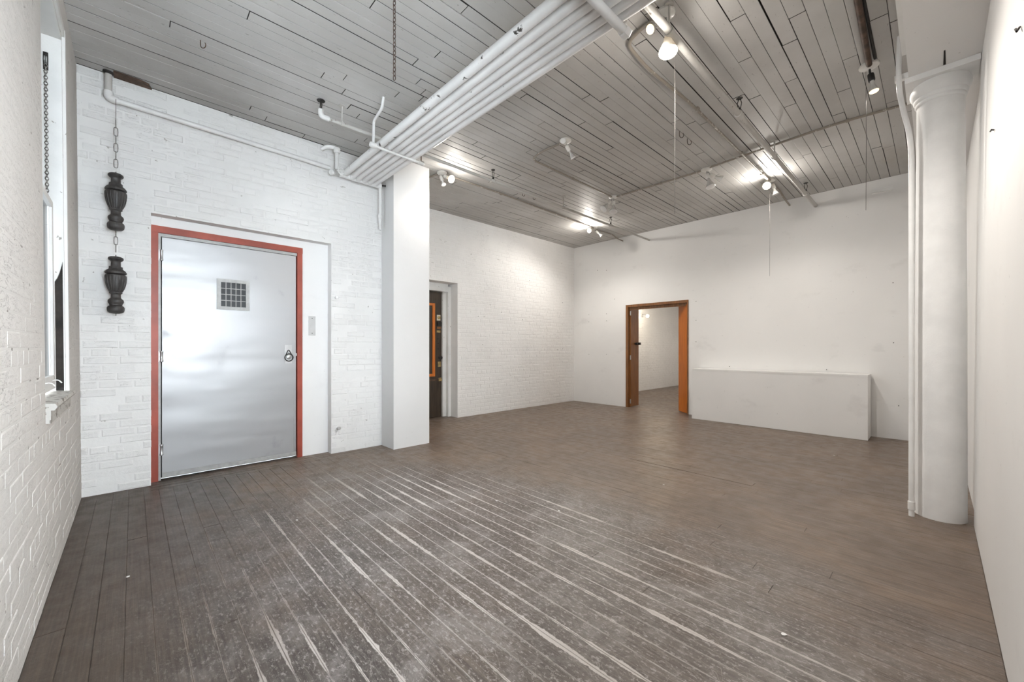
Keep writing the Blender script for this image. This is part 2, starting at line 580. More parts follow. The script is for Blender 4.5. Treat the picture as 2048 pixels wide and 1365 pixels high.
def brick_wall(wall, bricks, mat, depth, keep, seed, shown=None, soft=False):
    """the bricks that show largest become parts of the wall, the rest one joined piece"""
    rg = random.Random(seed)
    mw = Matrix.LocRotScale(wall.location, wall.rotation_euler, None)
    def size(b):
        c = mw @ Vector((b[0], 0, b[1]))
        q = project(c)
        if q is None or not (-30 < q[0] < 2078 and -30 < q[1] < 1395):
            return 0
        if shown and not shown(c):
            return 0
        a = project(mw @ Vector((b[0] - b[2] / 2, 0, b[1])))
        e = project(mw @ Vector((b[0] + b[2] / 2, 0, b[1])))
        if a is None or e is None:
            return 0
        return abs(a[0] - e[0]) * b[3] * FPX / q[2]
    order = sorted(bricks, key=size, reverse=True)
    kinds = {}
    for k in range(5):
        kinds[('s', k)] = brick_mesh('b', BL, BH, mat, seed * 50 + k).mesh('brick', mat)
        kinds[('h', k)] = brick_mesh('b', 0.098, BH, mat, seed * 50 + 20 + k).mesh('brick', mat)
    rest = MB()
    for i, (u, zc, L, hh) in enumerate(order):
        d = depth * (1.0 if not soft else max(0.22, min(1.0, 1.45 - 0.75 * zc))) * rg.choice([rg.uniform(0.15, 0.5), rg.uniform(0.5, 1.0), rg.uniform(0.9, 1.4)])
        du, dz = rg.uniform(-0.002, 0.002), rg.uniform(-0.0018, 0.0018)
        tilt = rg.uniform(-0.008, 0.008)
        if i < keep and size((u, zc, L, hh)) > 0:
            if L > 0.14:
                me, s = kinds[('s', rg.randrange(5))], L / BL
            else:
                me, s = kinds[('h', rg.randrange(5))], L / 0.098
            link('brick', me, wall, (u + du, 0, zc + dz), (0, tilt, 0), (s, d, hh / BH))
        else:
            t = brick_mesh('b', L, hh, mat, rg.randrange(9999))
            rest.add([(x + u + du, y * d, z + zc + dz) for (x, y, z) in t.v], t.f)
    if rest.v:
        tag(rest.build('brickwork', mat, wall), kind='stuff')


# ================================================================ FLOOR
fl = MB()
fl.box(-6.2, 0.6, -0.75, 14.0, -0.16, -0.004)
floor = tag(fl.build('floor', M['floor']), 'worn dark brown plank floor running across the whole loft', 'floor', kind='structure')


def plank_piece(name, parent, L, w, th, mat):
    c = 0.0013
    prof = [(-w / 2, -th), (w / 2, -th), (w / 2, -c), (w / 2 - c, 0), (-w / 2 + c, 0), (-w / 2, -c)]
    return MB().prism(prof, 'x', -L / 2, L / 2)


rows = int((YF + 0.12 - FY0) / PITCH) + 1
rg = random.Random(5)
for i in range(rows):
    y0 = FY0 + i * PITCH
    yc = y0 + PITCH / 2
    xa, xb = (-4.603 if yc < 2.262 else (-4.45 if yc < 2.752 else XR)), (0.182 if yc < 4.2 else 0.30)
    if yc < 0.10:
        xa = XD
    cuts = []
    if 0.68 < yc < 1.24:
        cuts = [-2.86 + rg.uniform(-0.004, 0.004)] + ([-1.3] if yc > 1.15 else [])
    elif 3.86 < yc < 4.05:
        cuts = [-2.3, -1.11]
    else:
        x = xa + rg.uniform(0.8, 3.0)
        while x < xb - 0.5:
            cuts.append(x)
            x += rg.uniform(1.7, 3.4)
    ends = [xa] + cuts + [xb]
    for a, b in zip(ends, ends[1:]):
        w = PITCH - rg.uniform(0.0008, 0.0026)
        sh = 0.0
        if 3.86 < yc < 3.96 and a > -2.4 and b < -1.0:
            w = PITCH - 0.015
            sh = -0.005
        L = b - a - rg.uniform(0.001, 0.003)
        me = plank_piece('plank', floor, L, w, 0.02, M['floor']).mesh('plank', M['floor'])
        link('plank', me, floor, ((a + b) / 2, yc + sh, rg.uniform(-0.0009, 0.0006)))
# border boards laid along the steel-door wall
for (x0, x1, y0, y1) in ((XD + 0.003, -4.69, 0.11, 2.258), (-4.687, -4.606, 0.11, 2.258), (-4.955, XD, 0.104, 1.645)):
    me = plank_piece('plank', floor, y1 - y0, x1 - x0 - 0.003, 0.02, M['floor']).mesh('plank', M['floor'])
    link('plank', me, floor, ((x0 + x1) / 2, (y0 + y1) / 2, -0.0005), (0, 0, PI / 2))
# the floor of the room behind, too far to tell its boards apart
tag(MB().box(XR, 0.3, YF + 0.13, 13.6, -0.02, -0.0006).build('far_boards', M['floor'], floor), kind='stuff')

# ================================================================ CEILING
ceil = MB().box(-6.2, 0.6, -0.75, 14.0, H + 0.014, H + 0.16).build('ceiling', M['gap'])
tag(ceil, 'grey-white painted board ceiling with dark cracks between the boards', 'ceiling', kind='structure')
CP = 0.0965
rg = random.Random(8)
ncols = int((0.2 - XR) / CP) + 1
for i in range(ncols):
    x0 = XR + i * CP
    xc = x0 + CP / 2
    ya, yb = (2.752 if xc < XD else YL - 0.035), YF
    ends = [ya]
    y = ya + rg.uniform(0.5, 2.6)
    while y < yb - 0.35:
        ends.append(y)
        y += rg.uniform(1.3, 3.2)
    ends.append(yb)
    gw = rg.choice([0.0015, 0.002, 0.003, 0.004, 0.007, 0.0045])
    for a, b in zip(ends, ends[1:]):
        w = CP - gw * rg.uniform(0.7, 1.3)
        L = b - a - 0.006
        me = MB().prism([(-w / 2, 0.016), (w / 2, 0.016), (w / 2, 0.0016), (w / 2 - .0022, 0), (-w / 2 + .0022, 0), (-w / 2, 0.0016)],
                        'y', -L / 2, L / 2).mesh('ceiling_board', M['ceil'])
        me.materials.append(M['gap'])            # board edges coloured dark to paint in the shade of the gaps
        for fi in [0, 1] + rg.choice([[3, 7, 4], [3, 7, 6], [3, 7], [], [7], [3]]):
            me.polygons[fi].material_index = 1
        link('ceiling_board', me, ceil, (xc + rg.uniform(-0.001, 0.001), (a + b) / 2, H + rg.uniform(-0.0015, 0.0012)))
tag(MB().box(XR, 0.3, YF + 0.13, 13.6, H - 0.004, H + 0.014).build('far_ceiling_boards', M['ceil'], ceil), kind='stuff')

# ================================================================ WINDOW WALL (left)
LEAN = math.radians(0.47)
SILL_Z, HEAD_Z = 0.945, 3.21
WINS = [(-3.84, -3.00)]
WT = 0.30
wl = MB()
xs = [-6.1] + [v for w in WINS for v in w] + [0.75]
for k in range(0, len(xs), 2):
    wl.box(xs[k], xs[k + 1], -WT, 0, 0, H + 0.02)
for (a, b) in WINS:
    wl.box(a, b, -WT, 0, 0, SILL_Z - 0.04)
    wl.box(a, b, -WT, 0, HEAD_Z, H + 0.02)
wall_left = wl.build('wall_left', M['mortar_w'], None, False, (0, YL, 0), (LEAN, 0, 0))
tag(wall_left, 'white painted brick wall with the tall sash window', 'wall', kind='structure')
holes = [(a - 0.004, b + 0.004, SILL_Z - 0.06, HEAD_Z + 0.004) for a, b in WINS]
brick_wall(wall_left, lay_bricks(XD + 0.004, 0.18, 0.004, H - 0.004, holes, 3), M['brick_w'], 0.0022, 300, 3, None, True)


def make_window(name, x0, x1, label, pocket, loc=(0, YL, 0), rot=(LEAN, 0, 0), SILL_Z=SILL_Z, HEAD_Z=HEAD_Z):
    w = empty(name, loc, rot, label, 'window', None, 'structure')
    wt = M['white_wood']
    zm = SILL_Z + (HEAD_Z - SILL_Z) * 0.517
    # linings of the opening
    for (xa, s) in ((x0, 1), (x1, -1)):
        lin = MB()
        t = 0.018 * s
        lo, hi = sorted((xa, xa + t))
        if pocket and s == 1:
            lin.box(lo, hi, -0.19, -0.042, SILL_Z, HEAD_Z)
            lin.box(lo, hi, -0.007, -0.001, SILL_Z, HEAD_Z)
            lin.prism([(-0.042, 1.64), (-0.030, 1.665), (-0.020, 1.70), (-0.007, 1.77), (-0.007, HEAD_Z), (-0.042, HEAD_Z)], 'x', lo, hi)
            MB().box(xa - 0.02, xa + 0.002, -0.05, -0.003, SILL_Z, 1.8).build('weight_pocket', M['pocket'], w)
        else:
            lin.box(lo, hi, -0.19, -0.001, SILL_Z, HEAD_Z)
        lin.build('jamb_lining', wt, w)
    MB().box(x0, x1, -0.19, -0.001, HEAD_Z - 0.03, HEAD_Z - 0.001).build('head_lining', wt, w)
    ia, ib = x0 + 0.02, x1 - 0.02
    def sash(nm, ya, yb, za, zb, rail_b, rail_t, st):
        s = MB()
        s.box(ia, ia + st, ya, yb, za, zb)
        s.box(ib - st, ib, ya, yb, za, zb)
        s.box(ia + st, ib - st, ya, yb, za, za + rail_b)
        s.box(ia + st, ib - st, ya, yb, zb - rail_t, zb)
        # glazing bead
        for (q0, q1) in ((ia + st, ia + st + 0.012), (ib - st - 0.012, ib - st)):
            s.box(q0, q1, ya + 0.012, yb - 0.012, za + rail_b, zb - rail_t)
        o = s.build(nm, wt, w)
        MB().box(ia + st, ib - st, (ya + yb) / 2 - 0.002, (ya + yb) / 2 + 0.002, za + rail_b, zb - rail_t).build('pane', M['pane_dimmed' if pocket else 'pane'], o)
        return o
    low = sash('lower_sash', -0.086, -0.044, SILL_Z + 0.02, zm + 0.02, 0.085, 0.04, 0.05)
    sash('upper_sash', -0.132, -0.090, zm - 0.02, HEAD_Z - 0.03, 0.04, 0.06, 0.05)
    for xl in (x0 + 0.13, x0 + 0.42):
        MB().tube(bend([(xl, -0.044, SILL_Z + 0.075), (xl, -0.02, SILL_Z + 0.078), (xl, -0.006, SILL_Z + 0.058)], 0.012), 0.0034, 6).build('sash_lift', M['white'], low, True)
    # stool and apron
    ear = 0.0 if pocket else 0.05
    sm = MB()
    sm.prism([(-0.19, SILL_Z - 0.005), (-0.05, SILL_Z + 0.004), (0.034, SILL_Z - 0.004), (0.040, SILL_Z - 0.02), (0.030, SILL_Z - 0.036), (-0.19, SILL_Z - 0.036)], 'x', x0 - 0.055, x1 + ear)
    sm.box(x0 - 0.03, x1 + ear * 0.5, 0.0, 0.018, SILL_Z - 0.10, SILL_Z - 0.036)
    sm.build('window_sill', M['sill'], w)
    # narrow casing bead around the opening
    cs = MB()
    cs.box(x0 - 0.05, x0 - 0.002, 0.0, 0.014, SILL_Z - 0.03, HEAD_Z + 0.05)
    cs.box(x0 - 0.05, x1, 0.0, 0.012, HEAD_Z + 0.002, HEAD_Z + 0.05)
    cs.build('casing', wt, w)
    # sash pulley and chain on the far jamb
    pl = MB()
    pl.box(x0 + 0.018, x0 + 0.023, -0.078, -0.056, HEAD_Z - 0.25, HEAD_Z - 0.14)
    po = pl.build('pulley_plate', M['iron'], w)
    MB().lathe([(0.022, -0.006), (0.022, -0.003), (0.016, 0), (0.022, 0.003), (0.022, 0.006)], 14, (x0 + 0.026, -0.066, HEAD_Z - 0.19), (0, 1, 0)).build('pulley_wheel', M['chrome'], po, True)
    ch = MB()
    z = HEAD_Z - 0.23
    k = 0
    while z > zm + 0.01:
        a = Vector((1, 0, 0)) if k % 2 else Vector((0, 1, 0))
        c = Vector((x0 + 0.034, -0.066, z))
        ch.tube([c + a * 0.0075 * math.cos(t * PI / 3) + Vector((0, 0, 0.0125 * math.sin(t * PI / 3))) for t in range(6)], 0.0024, 4, False, True)
        z -= 0.0185
        k += 1
    tag(ch.build('sash_chain', M['chain'], w), kind='stuff')
    # daylight portal: tells the renderer that the sky comes in through this opening
    ld = bpy.data.lights.new('portal', 'AREA')
    ld.shape = 'RECTANGLE'
    ld.size, ld.size_y = x1 - x0, HEAD_Z - SILL_Z
    ld.cycles.is_portal = True
    lo = link('daylight_portal', ld, w, ((x0 + x1) / 2, -0.205, (SILL_Z + HEAD_Z) / 2), (PI / 2, 0, PI))
    return w


make_window('window_1', *WINS[0], 'tall white double-hung sash window with hanging sash chain', True)

# ================================================================ STEEL-DOOR WALL
OP = (0.114, 1.652, 2.417)      # opening y0, y1, head height
XI = XD - 0.11                 # back of the shallow recess
DF = (0.106, 1.376, 2.335)     # red frame outside
wd = MB()                      # wall frame: x = -(world Y), y = out of the wall
T = 0.34
wd.box(-OP[0], 0.75, -T, 0, 0, H)
wd.box(-2.75, -OP[1], -T, 0, 0, H)
wd.box(-OP[1], -OP[0], -T, 0, OP[2], H)
wd.box(-OP[1], -DF[1], -T, -0.11, 0, OP[2])
wd.box(-DF[1], -OP[0], -T, -0.11, DF[2], OP[2])
# return to the set-back wall behind the pilaster
wd.box(-2.75, -2.27, -1.2, -T, 0, H)
wall_fl = wd.build('wall_front_left', M['plaster'], None, False, (XD, 0, 0), (0, 0, -PI / 2))
tag(wall_fl, 'white painted brick wall holding the steel door', 'wall', kind='structure')
mort = MB()
mort.box(-OP[0], 0.33, 0.0, 0.0015, 0, H)
mort.box(-2.262, -OP[1], 0.0, 0.0015, 0, H)
mort.box(-OP[1], -OP[0], 0.0, 0.0015, OP[2], H)
mort.build('mortar', M['mortar'], wall_fl)
brick_wall(wall_fl, lay_bricks(-2.258, 0.335, 0.004, H - 0.004, [(-OP[1] - 0.004, -OP[0] + 0.0, -1, OP[2] + 0.01)], 4), M['brick'], 0.0046, 300, 4)

# pilaster
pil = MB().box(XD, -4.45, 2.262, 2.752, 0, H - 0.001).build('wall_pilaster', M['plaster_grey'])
tag(pil, 'smooth white square pilaster beside the steel door wall', 'pilaster', kind='structure')

# ---- steel door
d1 = empty('door_1', (XI, DF[0], 0), (0, 0, 0), 'brushed stainless steel door in a red frame', 'door', None, 'structure')
# local: y along the wall, x out of it
WDF = DF[1] - DF[0]
JW = 0.066
MB().box(-0.10, 0.012, 0, JW - 0.006, 0, DF[2] - 0.062).build('frame_jamb', M['red'], d1)
MB().box(-0.10, 0.012, WDF - 0.052, WDF, 0, DF[2] - 0.062).build('frame_jamb', M['red'], d1)
MB().box(-0.10, 0.014, -0.002, WDF + 0.002, DF[2] - 0.062, DF[2]).build('frame_head', M['red'], d1)
MB().box(-0.12, -0.10, 0, WDF, 0, DF[2]).build('frame_back', M['gap'], d1)
# steel angle inside the frame
an = MB()
an.box(-0.06, -0.004, JW - 0.006, JW + 0.012, 0.0, DF[2] - 0.062)
an.box(-0.06, -0.002, JW, WDF - 0.05, DF[2] - 0.092, DF[2] - 0.063)
an.build('frame_angle', M['alu'], d1)
ly0, ly1, lz0, lz1 = JW + 0.020, WDF - 0.062, 0.022, DF[2] - 0.096
leaf = MB()
c = 0.003
leaf.prism([(ly0, lz0), (ly1, lz0), (ly1, lz1), (ly0, lz1)], 'x', -0.055, -0.008)
leaf_o = leaf.build('leaf', M['steel'], d1)
MB().box(-0.008, 0.000, ly0, ly1, lz0, lz0 + 0.045).build('kick_strip', M['alu'], leaf_o)
MB().box(-0.008, -0.0065, ly1 - 0.022, ly1 - 0.018, lz0 + 0.05, lz0 + 0.75).build('edge_seam', M['alu'], leaf_o)
for zc in (2.071, 1.14, 0.282):
    hg = MB()
    hg.lathe([(0.011, -0.05), (0.0125, -0.048), (0.0125, -0.036), (0.011, -0.034), (0.011, 0.034), (0.0125, 0.036), (0.0125, 0.048), (0.011, 0.05)], 12, (0.004, ly0 - 0.004, zc))
    hg.box(-0.02, -0.003, JW - 0.004, ly0 - 0.01, zc - 0.05, zc + 0.05)
    hg.build('hinge', M['chrome'], leaf_o, True)
# vision grille
va, vb, vz0, vz1 = 0.601 - DF[0], 0.874 - DF[0], 1.602, 1.908
fm = MB()
for (a, b, e, f) in ((va, vb, vz0, vz0 + 0.032), (va, vb, vz1 - 0.032, vz1), (va, va + 0.032, vz0 + 0.032, vz1 - 0.032), (vb - 0.032, vb, vz0 + 0.032, vz1 - 0.032)):
    fm.prism([(a, e), (b, e), (b, f), (a, f)], 'x', -0.008, 0.006)
gf = fm.build('grille_frame', M['alu'], leaf_o)
MB().box(-0.0078, -0.006, va + 0.03, vb - 0.03, vz0 + 0.03, vz1 - 0.03).build('grille_opening', M['grid_dark'], leaf_o)
for k in range(1, 5):
    yy = va + 0.032 + (vb - va - 0.064) * k / 5
    MB().box(-0.006, 0.001, yy - 0.003, yy + 0.003, vz0 + 0.03, vz1 - 0.03).build('grille_bar', M['alu'], gf)
for k in range(1, 4):
    zz = vz0 + 0.032 + (vz1 - vz0 - 0.064) * k / 4
    MB().box(-0.006, 0.0015, va + 0.03, vb - 0.03, zz - 0.003, zz + 0.003).build('grille_bar', M['alu'], gf)
# lock plate with ring pull
py, pz = 1.236 - DF[0], 1.15
lp = MB().box(-0.008, -0.003, py - 0.036, py + 0.036, pz - 0.10, pz + 0.10).build('lock_plate', M['chrome'], leaf_o)
kn = MB().lathe([(0.024, 0), (0.026, 0.008), (0.022, 0.014), (0.01, 0.018), (0.004, 0.019)], 18, (-0.003, py + 0.004, pz - 0.03), (1, 0, 0)).build('cylinder_knob', M['chrome'], leaf_o, True)
rp = MB()
rp.tube([(0.012, py + 0.004 + 0.040 * math.cos(t * PI / 9), pz - 0.036 + 0.040 * math.sin(t * PI / 9)) for t in range(18)], 0.006, 8, False, True)
rp.tube(bend([(0.010, py - 0.026, pz - 0.008), (0.012, py - 0.004, pz + 0.045), (0.012, py + 0.006, pz + 0.045), (0.010, py + 0.032, pz - 0.008)], 0.01), 0.0045, 8)
rp.build('ring_pull', M['iron'], leaf_o, True)
MB().box(-0.02, -0.004, ly1 - 0.002, ly1 + 0.008, pz - 0.02, pz + 0.01).build('latch', M['chrome'], leaf_o)

# call plate in the recess
cp = empty('switch_plate', (XI, 1.479, 1.47), label='grey metal call-button plate beside the red door frame', cat='switch plate')
MB().box(0.0, 0.007, -0.036, 0.036, -0.11, 0.11).build('plate', M['plate'], cp)
MB().box(0.007, 0.011, -0.014, 0.014, -0.02, 0.012).build('button', M['plate'], cp)
for zz in (-0.085, 0.085):
    MB().lathe([(0.005, 0), (0.0045, 0.002), (0.002, 0.0025)], 10, (0.007, 0.0, zz), (1, 0, 0)).build('screw', M['iron'], cp)
# coat peg and pipe stub on the brick
pg = MB()
pg.lathe([(0.012, 0), (0.012, 0.030), (0.019, 0.032), (0.020, 0.05), (0.014, 0.056)], 14, (XD, 1.70, 1.797), (1, 0.0, 0.10))
tag(pg.build('wall_peg', M['white'], None, True), 'short white painted peg sticking out of the brick above the pipe stub', 'peg')
stub = empty('pipe_stub', (XD, 1.722, 0.286), label='small capped metal pipe stub low on the brick wall', cat='pipe')
MB().lathe([(0.030, 0), (0.030, 0.006), (0.018, 0.010)], 16, (0, 0, 0), (1, 0, 0)).build('flange', M['white'], stub, True)
MB().lathe([(0.014, 0.006), (0.014, 0.03), (0.020, 0.031), (0.020, 0.048), (0.012, 0.05)], 12, (0, 0, 0), (1, 0.1, 0.1)).build('cap', M['chrome'], stub, True)

# ================================================================ SET-BACK BRICK WALL
RO = (3.12, 4.106, 2.345)
wr = MB()                      # x = -(world Y), y = out of the wall
wr.box(-RO[0], -2.70, -0.5, 0, 0, H)
wr.box(-13.6, -RO[1], -0.5, 0, 0, H)
wr.box(-RO[1], -RO[0], -0.5, 0, RO[2], H)
wall_bl = wr.build('wall_back_left', M['mortar_soft'], None, False, (XR, 0, 0), (0, 0, -PI / 2))
tag(wall_bl, 'long white brick wall set back behind the pilaster', 'wall', kind='structure')
brick_wall(wall_bl, lay_bricks(-13.5, -2.755, 0.004, H - 0.004, [(-RO[1] - 0.003, -RO[0] + 0.003, -1, RO[2] + 0.005)], 6), M['brick'], 0.0026, 300, 6,
           lambda c: 3.5 < c.y < YF)

# ---- dark door in the recess
d2 = empty('door_2', (XR - 0.30, RO[0], 0), label='dark brown panel door with orange strip in the deep white opening', cat='door', kind='structure')
wdt = RO[1] - RO[0]
MB().box(-0.06, 0.03, wdt - 0.125, wdt - 0.06, 0, 2.22).build('frame_jamb', M['white_wood'], d2)
MB().box(-0.06, 0.10, wdt - 0.06, wdt, 0, 2.30).build('frame_jamb', M['white_wood'], d2)
MB().box(-0.06, 0.03, 0.0, 0.12, 0, 2.22).build('frame_jamb', M['white_wood'], d2)
MB().box(-0.06, 0.10, 0, wdt - 0.06, 2.21, 2.345).build('frame_head', M['white_wood'], d2)
MB().box(-0.10, -0.06, 0, wdt, -0.05, 2.345).build('frame_back', M['gap'], d2)
dl = MB().box(-0.05, -0.005, 0.12, wdt - 0.127, 0.006, 2.205).build('leaf', M['door_brown'], d2)
of = MB()
a, b, e, f = 0.20, 0.715, 0.72, 2.00
for (p0, p1, q0, q1) in ((a, b, e, e + 0.045), (a, b, f - 0.045, f), (a, a + 0.05, e + 0.045, f - 0.045), (b - 0.05, b, e + 0.045, f - 0.045)):
    of.box(-0.005, 0.012, p0, p1, q0, q1)
of.build('orange_moulding', M['orange'], dl)
MB().box(-0.005, 0.004, 0.14, 0.80, 0.64, 0.665).build('bar', M['rust'], dl)
ly = 0.80
MB().box(-0.005, 0.003, ly - 0.04, ly + 0.03, 1.70, 1.80).build('lock_plate', M['cream'], dl)
MB().lathe([(0.026, 0), (0.026, 0.02), (0.02, 0.024)], 16, (0.003, ly - 0.005, 1.752), (1, 0, 0)).build('lock_cylinder', M['brass'], dl, True)
MB().box(-0.005, 0.022, ly - 0.04, ly + 0.045, 1.60, 1.68).build('bolt_case', M['iron'], dl)
MB().box(-0.005, 0.012, ly - 0.04, ly + 0.03, 1.555, 1.59).build('bolt_plate', M['orange_brown'], dl)
MB().box(-0.005, 0.006, ly - 0.045, ly + 0.03, 1.49, 1.525).build('bolt_keep', M['brass'], dl)
MB().lathe([(0.022, 0), (0.012, 0.012), (0.012, 0.03), (0.030, 0.045), (0.032, 0.06), (0.02, 0.072)], 18, (-0.005, ly + 0.01, 1.045), (1, 0, 0)).build('door_knob', M['iron'], dl, True)
MB().box(-0.005, 0.004, ly - 0.02, ly + 0.035, 0.885, 0.975).build('key_plate', M['brass'], dl)
MB().box(-0.005, 0.02, ly - 0.01, ly + 0.05, 0.63, 0.69).build('bar_bracket', M['brass'], dl)
for zz in (1.38, 1.30, 1.20):
    MB().lathe([(0.012, 0), (0.012, 0.008), (0.005, 0.01)], 10, (-0.005, ly - 0.015, zz), (1, 0, 0)).build('stud', M['iron'], dl)

# ================================================================ FAR WALL
FO = (-4.378, -3.099, 2.10)
wf = MB()
wf.box(XR, FO[0], 0, 0.13, 0, H)
wf.box(FO[1], 0.55, 0, 0.13, 0, H)
wf.box(FO[0], FO[1], 0, 0.13, FO[2], H)
wall_back = wf.build('wall_back', M['plaster_far'], None, False, (0, YF, 0))
tag(wall_back, 'smooth white far wall pierced by the folding wooden door', 'wall', kind='structure')
nm = MB().lathe([(0.006, 0), (0.006, 0.004), (0.003, 0.007)], 8, (0, 0, 0), (0, -1, 0)).mesh('nail', M['iron'])
for (x, z) in ((-5.076, 2.917), (-4.846, 2.885), (-5.301, 1.957), (-4.846, 1.951), (-5.301, 1.80), (-4.846, 1.80), (-5.301, 1.076), (-4.846, 1.081),
               (-2.964, 2.061), (-2.964, 1.717), (-2.964, 1.329), (-2.405, 0.90), (-1.091, 0.90), (-0.379, 1.287), (-0.384, 2.09), (-0.33, 0.45), (-4.65, 2.25)):
    link('nail', nm, wall_back, (x, 0, z))
nm2 = MB().lathe([(0.006, 0), (0.006, 0.004), (0.003, 0.007)], 8, (0, 0, 0), (0, 1, 0)).mesh('nail', M['iron'])
for (y, z) in ((4.561, 1.795), (4.847, 2.025), (5.136, 1.903), (5.706, 1.786), (4.666, 1.276), (4.70, 1.79), (6.968, 2.227), (6.795, 1.177), (6.97, 1.20), (6.95, 1.75), (5.9, 2.6), (4.4, 2.9)):
    link('nail', nm2, wall_bl, (-y, 0.003, z))

# ---- folding door in the far wall
d3 = empty('door_3', (FO[0], YF, 0), label='folding orange-brown wooden door standing open in the far wall', cat='door', kind='structure')
wo = FO[1] - FO[0]
MB().box(0.0, 0.055, -0.012, 0.13, 0, FO[2]).build('frame_jamb', M['orange_brown'], d3)
MB().box(wo - 0.022, wo, -0.012, 0.13, 0, FO[2]).build('frame_jamb', M['orange_brown'], d3)
MB().box(0.055, wo - 0.022, -0.012, 0.13, FO[2] - 0.05, FO[2]).build('frame_head', M['orange_brown'], d3)
MB().box(0.055, wo - 0.022, 0.03, 0.07, FO[2] - 0.105, FO[2] - 0.05).build('track', M['orange_brown'], d3)


def fold_leaf(p, q, th, mat, side):
    p, q = Vector(p), Vector(q)
    d = (q - p)
    nrm = Vector((-d.y, d.x)).normalized() * th * side
    return MB().prism([tuple(p), tuple(q), tuple(q + nrm), tuple(p + nrm)], 'z', 0.012, FO[2] - 0.075).build('folding_leaf', mat, d3)


lf1 = fold_leaf((0.085, 0.045), (0.092, 0.345), 0.036, M['orange_brown'], 1)
fold_leaf((0.048, 0.345), (0.044, 0.05), 0.034, M['orange_brown'], 1)
lf2 = fold_leaf((wo - 0.03, 0.012), (wo - 0.288, 0.235), 0.036, M['orange'], -1)
fold_leaf((wo - 0.265, 0.275), (wo - 0.02, 0.45), 0.036, M['orange'], 1)
for zz in (1.93, 1.02, 0.12):
    MB().box(0.078, 0.089, 0.020, 0.046, zz - 0.045, zz + 0.045).build('hinge', M['chrome'], lf1)
MB().lathe([(0.016, 0), (0.016, 0.03), (0.026, 0.032), (0.026, 0.05), (0.015, 0.055)], 14, (0.090, 0.20, 1.305), (1, 0, 0)).build('door_knob', M['iron'], lf1, True)
MB().box(0.088, 0.155, 0.285, 0.33, 1.28, 1.33).build('latch_block', M['iron'], lf1)

# room behind the folding door
r2 = MB()
r2.box(-1.55, -1.40, YF + 0.13, 13.6, 0, H)
r2.box(XR, -1.4, 13.6, 13.75, 0, H)
tag(r2.build('wall_rear', M['plaster']), 'white walls of the room seen through the folding door', 'wall', kind='structure')

# ================================================================ RIGHT-HAND PARTITION, BEAM, COLUMN
LEAN_R = math.atan(0.030 / 3.17)
wrt = MB()
W2 = (-0.27, 1.28, 0.88, 2.55)        # window opening behind the camera: y0, y1, sill, head
for (a, b, e, f) in ((YL - 0.1, W2[0], 0, 3.2), (W2[1], 4.18, 0, 3.2), (W2[0], W2[1], 0, W2[2] - 0.04), (W2[0], W2[1], W2[3], 3.2)):
    wrt.box(0, 0.20, a, b, e, f)
wall_right = wrt.build('wall_right', M['plaster'], None, False, (XW, 0, 0), (0, LEAN_R, 0))
tag(wall_right, 'plain white partition ending behind the round column', 'wall', kind='structure')
wrr = MB()
wrr.box(0.018, 0.14, 4.18, YF, 0, 3.20)
wall_rr = wrr.build('wall_right_rear', M['plaster'], None, False, (XW, 0, 0), (0, LEAN_R, 0))
tag(wall_rr, 'white wall running from the column to the far wall', 'wall', kind='structure')
make_window('window_2', W2[0], W2[1], 'white sash window in the right-hand partition', False, (XW, 0, 0), (LEAN_R, 0, PI / 2), W2[2], W2[3])
stp = MB().tube([(-0.004, 3.127, 2.311), (-0.012, 3.10, 2.305), (-0.012, 3.16, 2.319)], 0.0035, 6).build('nail', M['iron'], wall_right)
MB().tube([(-0.004, 2.227, 2.33), (-0.012, 2.21, 2.31), (-0.012, 2.24, 2.335)], 0.0035, 6).build('nail', M['iron'], wall_right)

bm = MB()
bm.box(-0.13, 0.55, YL - 0.3, YF, 3.17, H - 0.001)
beam = bm.build('ceiling_beam', M['plaster'])
tag(beam, 'boxed white beam carried by the round column', 'beam', kind='structure')
MB().box(-0.152, -0.13, YL, 3.72, 3.165, H - 0.002).build('side_board', M['white_wood'], beam)
MB().prism([(0.041, 3.86), (0.048, 3.86), (0.052, 4.055), (0.040, 4.055)], 'z', 3.1685, 3.1715).build('split', M['gap'], beam)

CC = (0.027, 4.24)
colo = empty('column', (CC[0], CC[1], 0), label='round white iron column with square-topped capital', cat='column')
MB().lathe([(0.133, 0), (0.132, 0.02), (0.131, 0.6), (0.130, 1.4), (0.126, 2.2), (0.121, 2.90), (0.121, 3.0)], 48).build('shaft', M['white_col'], colo, True)
MB().lathe([(0.121, 2.985), (0.127, 2.99), (0.1305, 3.0), (0.128, 3.012), (0.134, 3.018), (0.139, 3.03), (0.137, 3.042), (0.146, 3.052), (0.154, 3.068), (0.157, 3.085), (0.156, 3.102), (0.150, 3.118), (0.146, 3.131)], 48).build('capital', M['white_col'], colo, True)
ab = MB()
ab.box(-0.177, 0.183, -0.18, 0.18, 3.13, 3.169)
ab.build('abacus', M['white_col'], colo)

# white riser pipe beside the column
rp_ = empty('riser_pipe', (-0.116, 4.10, 0), label='thin white riser pipe running up beside the round column', cat='pipe')
pp = [(0, 0, 0.0), (0, 0, 2.62), (-0.010, 0, 2.78), (-0.04, -0.0, 2.95), (-0.062, 0.0, 3.09), (-0.068, 0, 3.22), (-0.066, 0, 3.34), (-0.06, 0, H)]
MB().tube(bend(pp, 0.12), 0.0165, 12).build('tube', M['white'], rp_, True)
MB().lathe([(0.0165, 0.045), (0.0205, 0.047), (0.0205, 0.105), (0.0165, 0.107)], 14).build('coupling', M['white'], rp_, True)
MB().box(-0.09, -0.01, 0.015, 0.05, 3.20, 3.24).build('pipe_clip', M['white'], rp_)

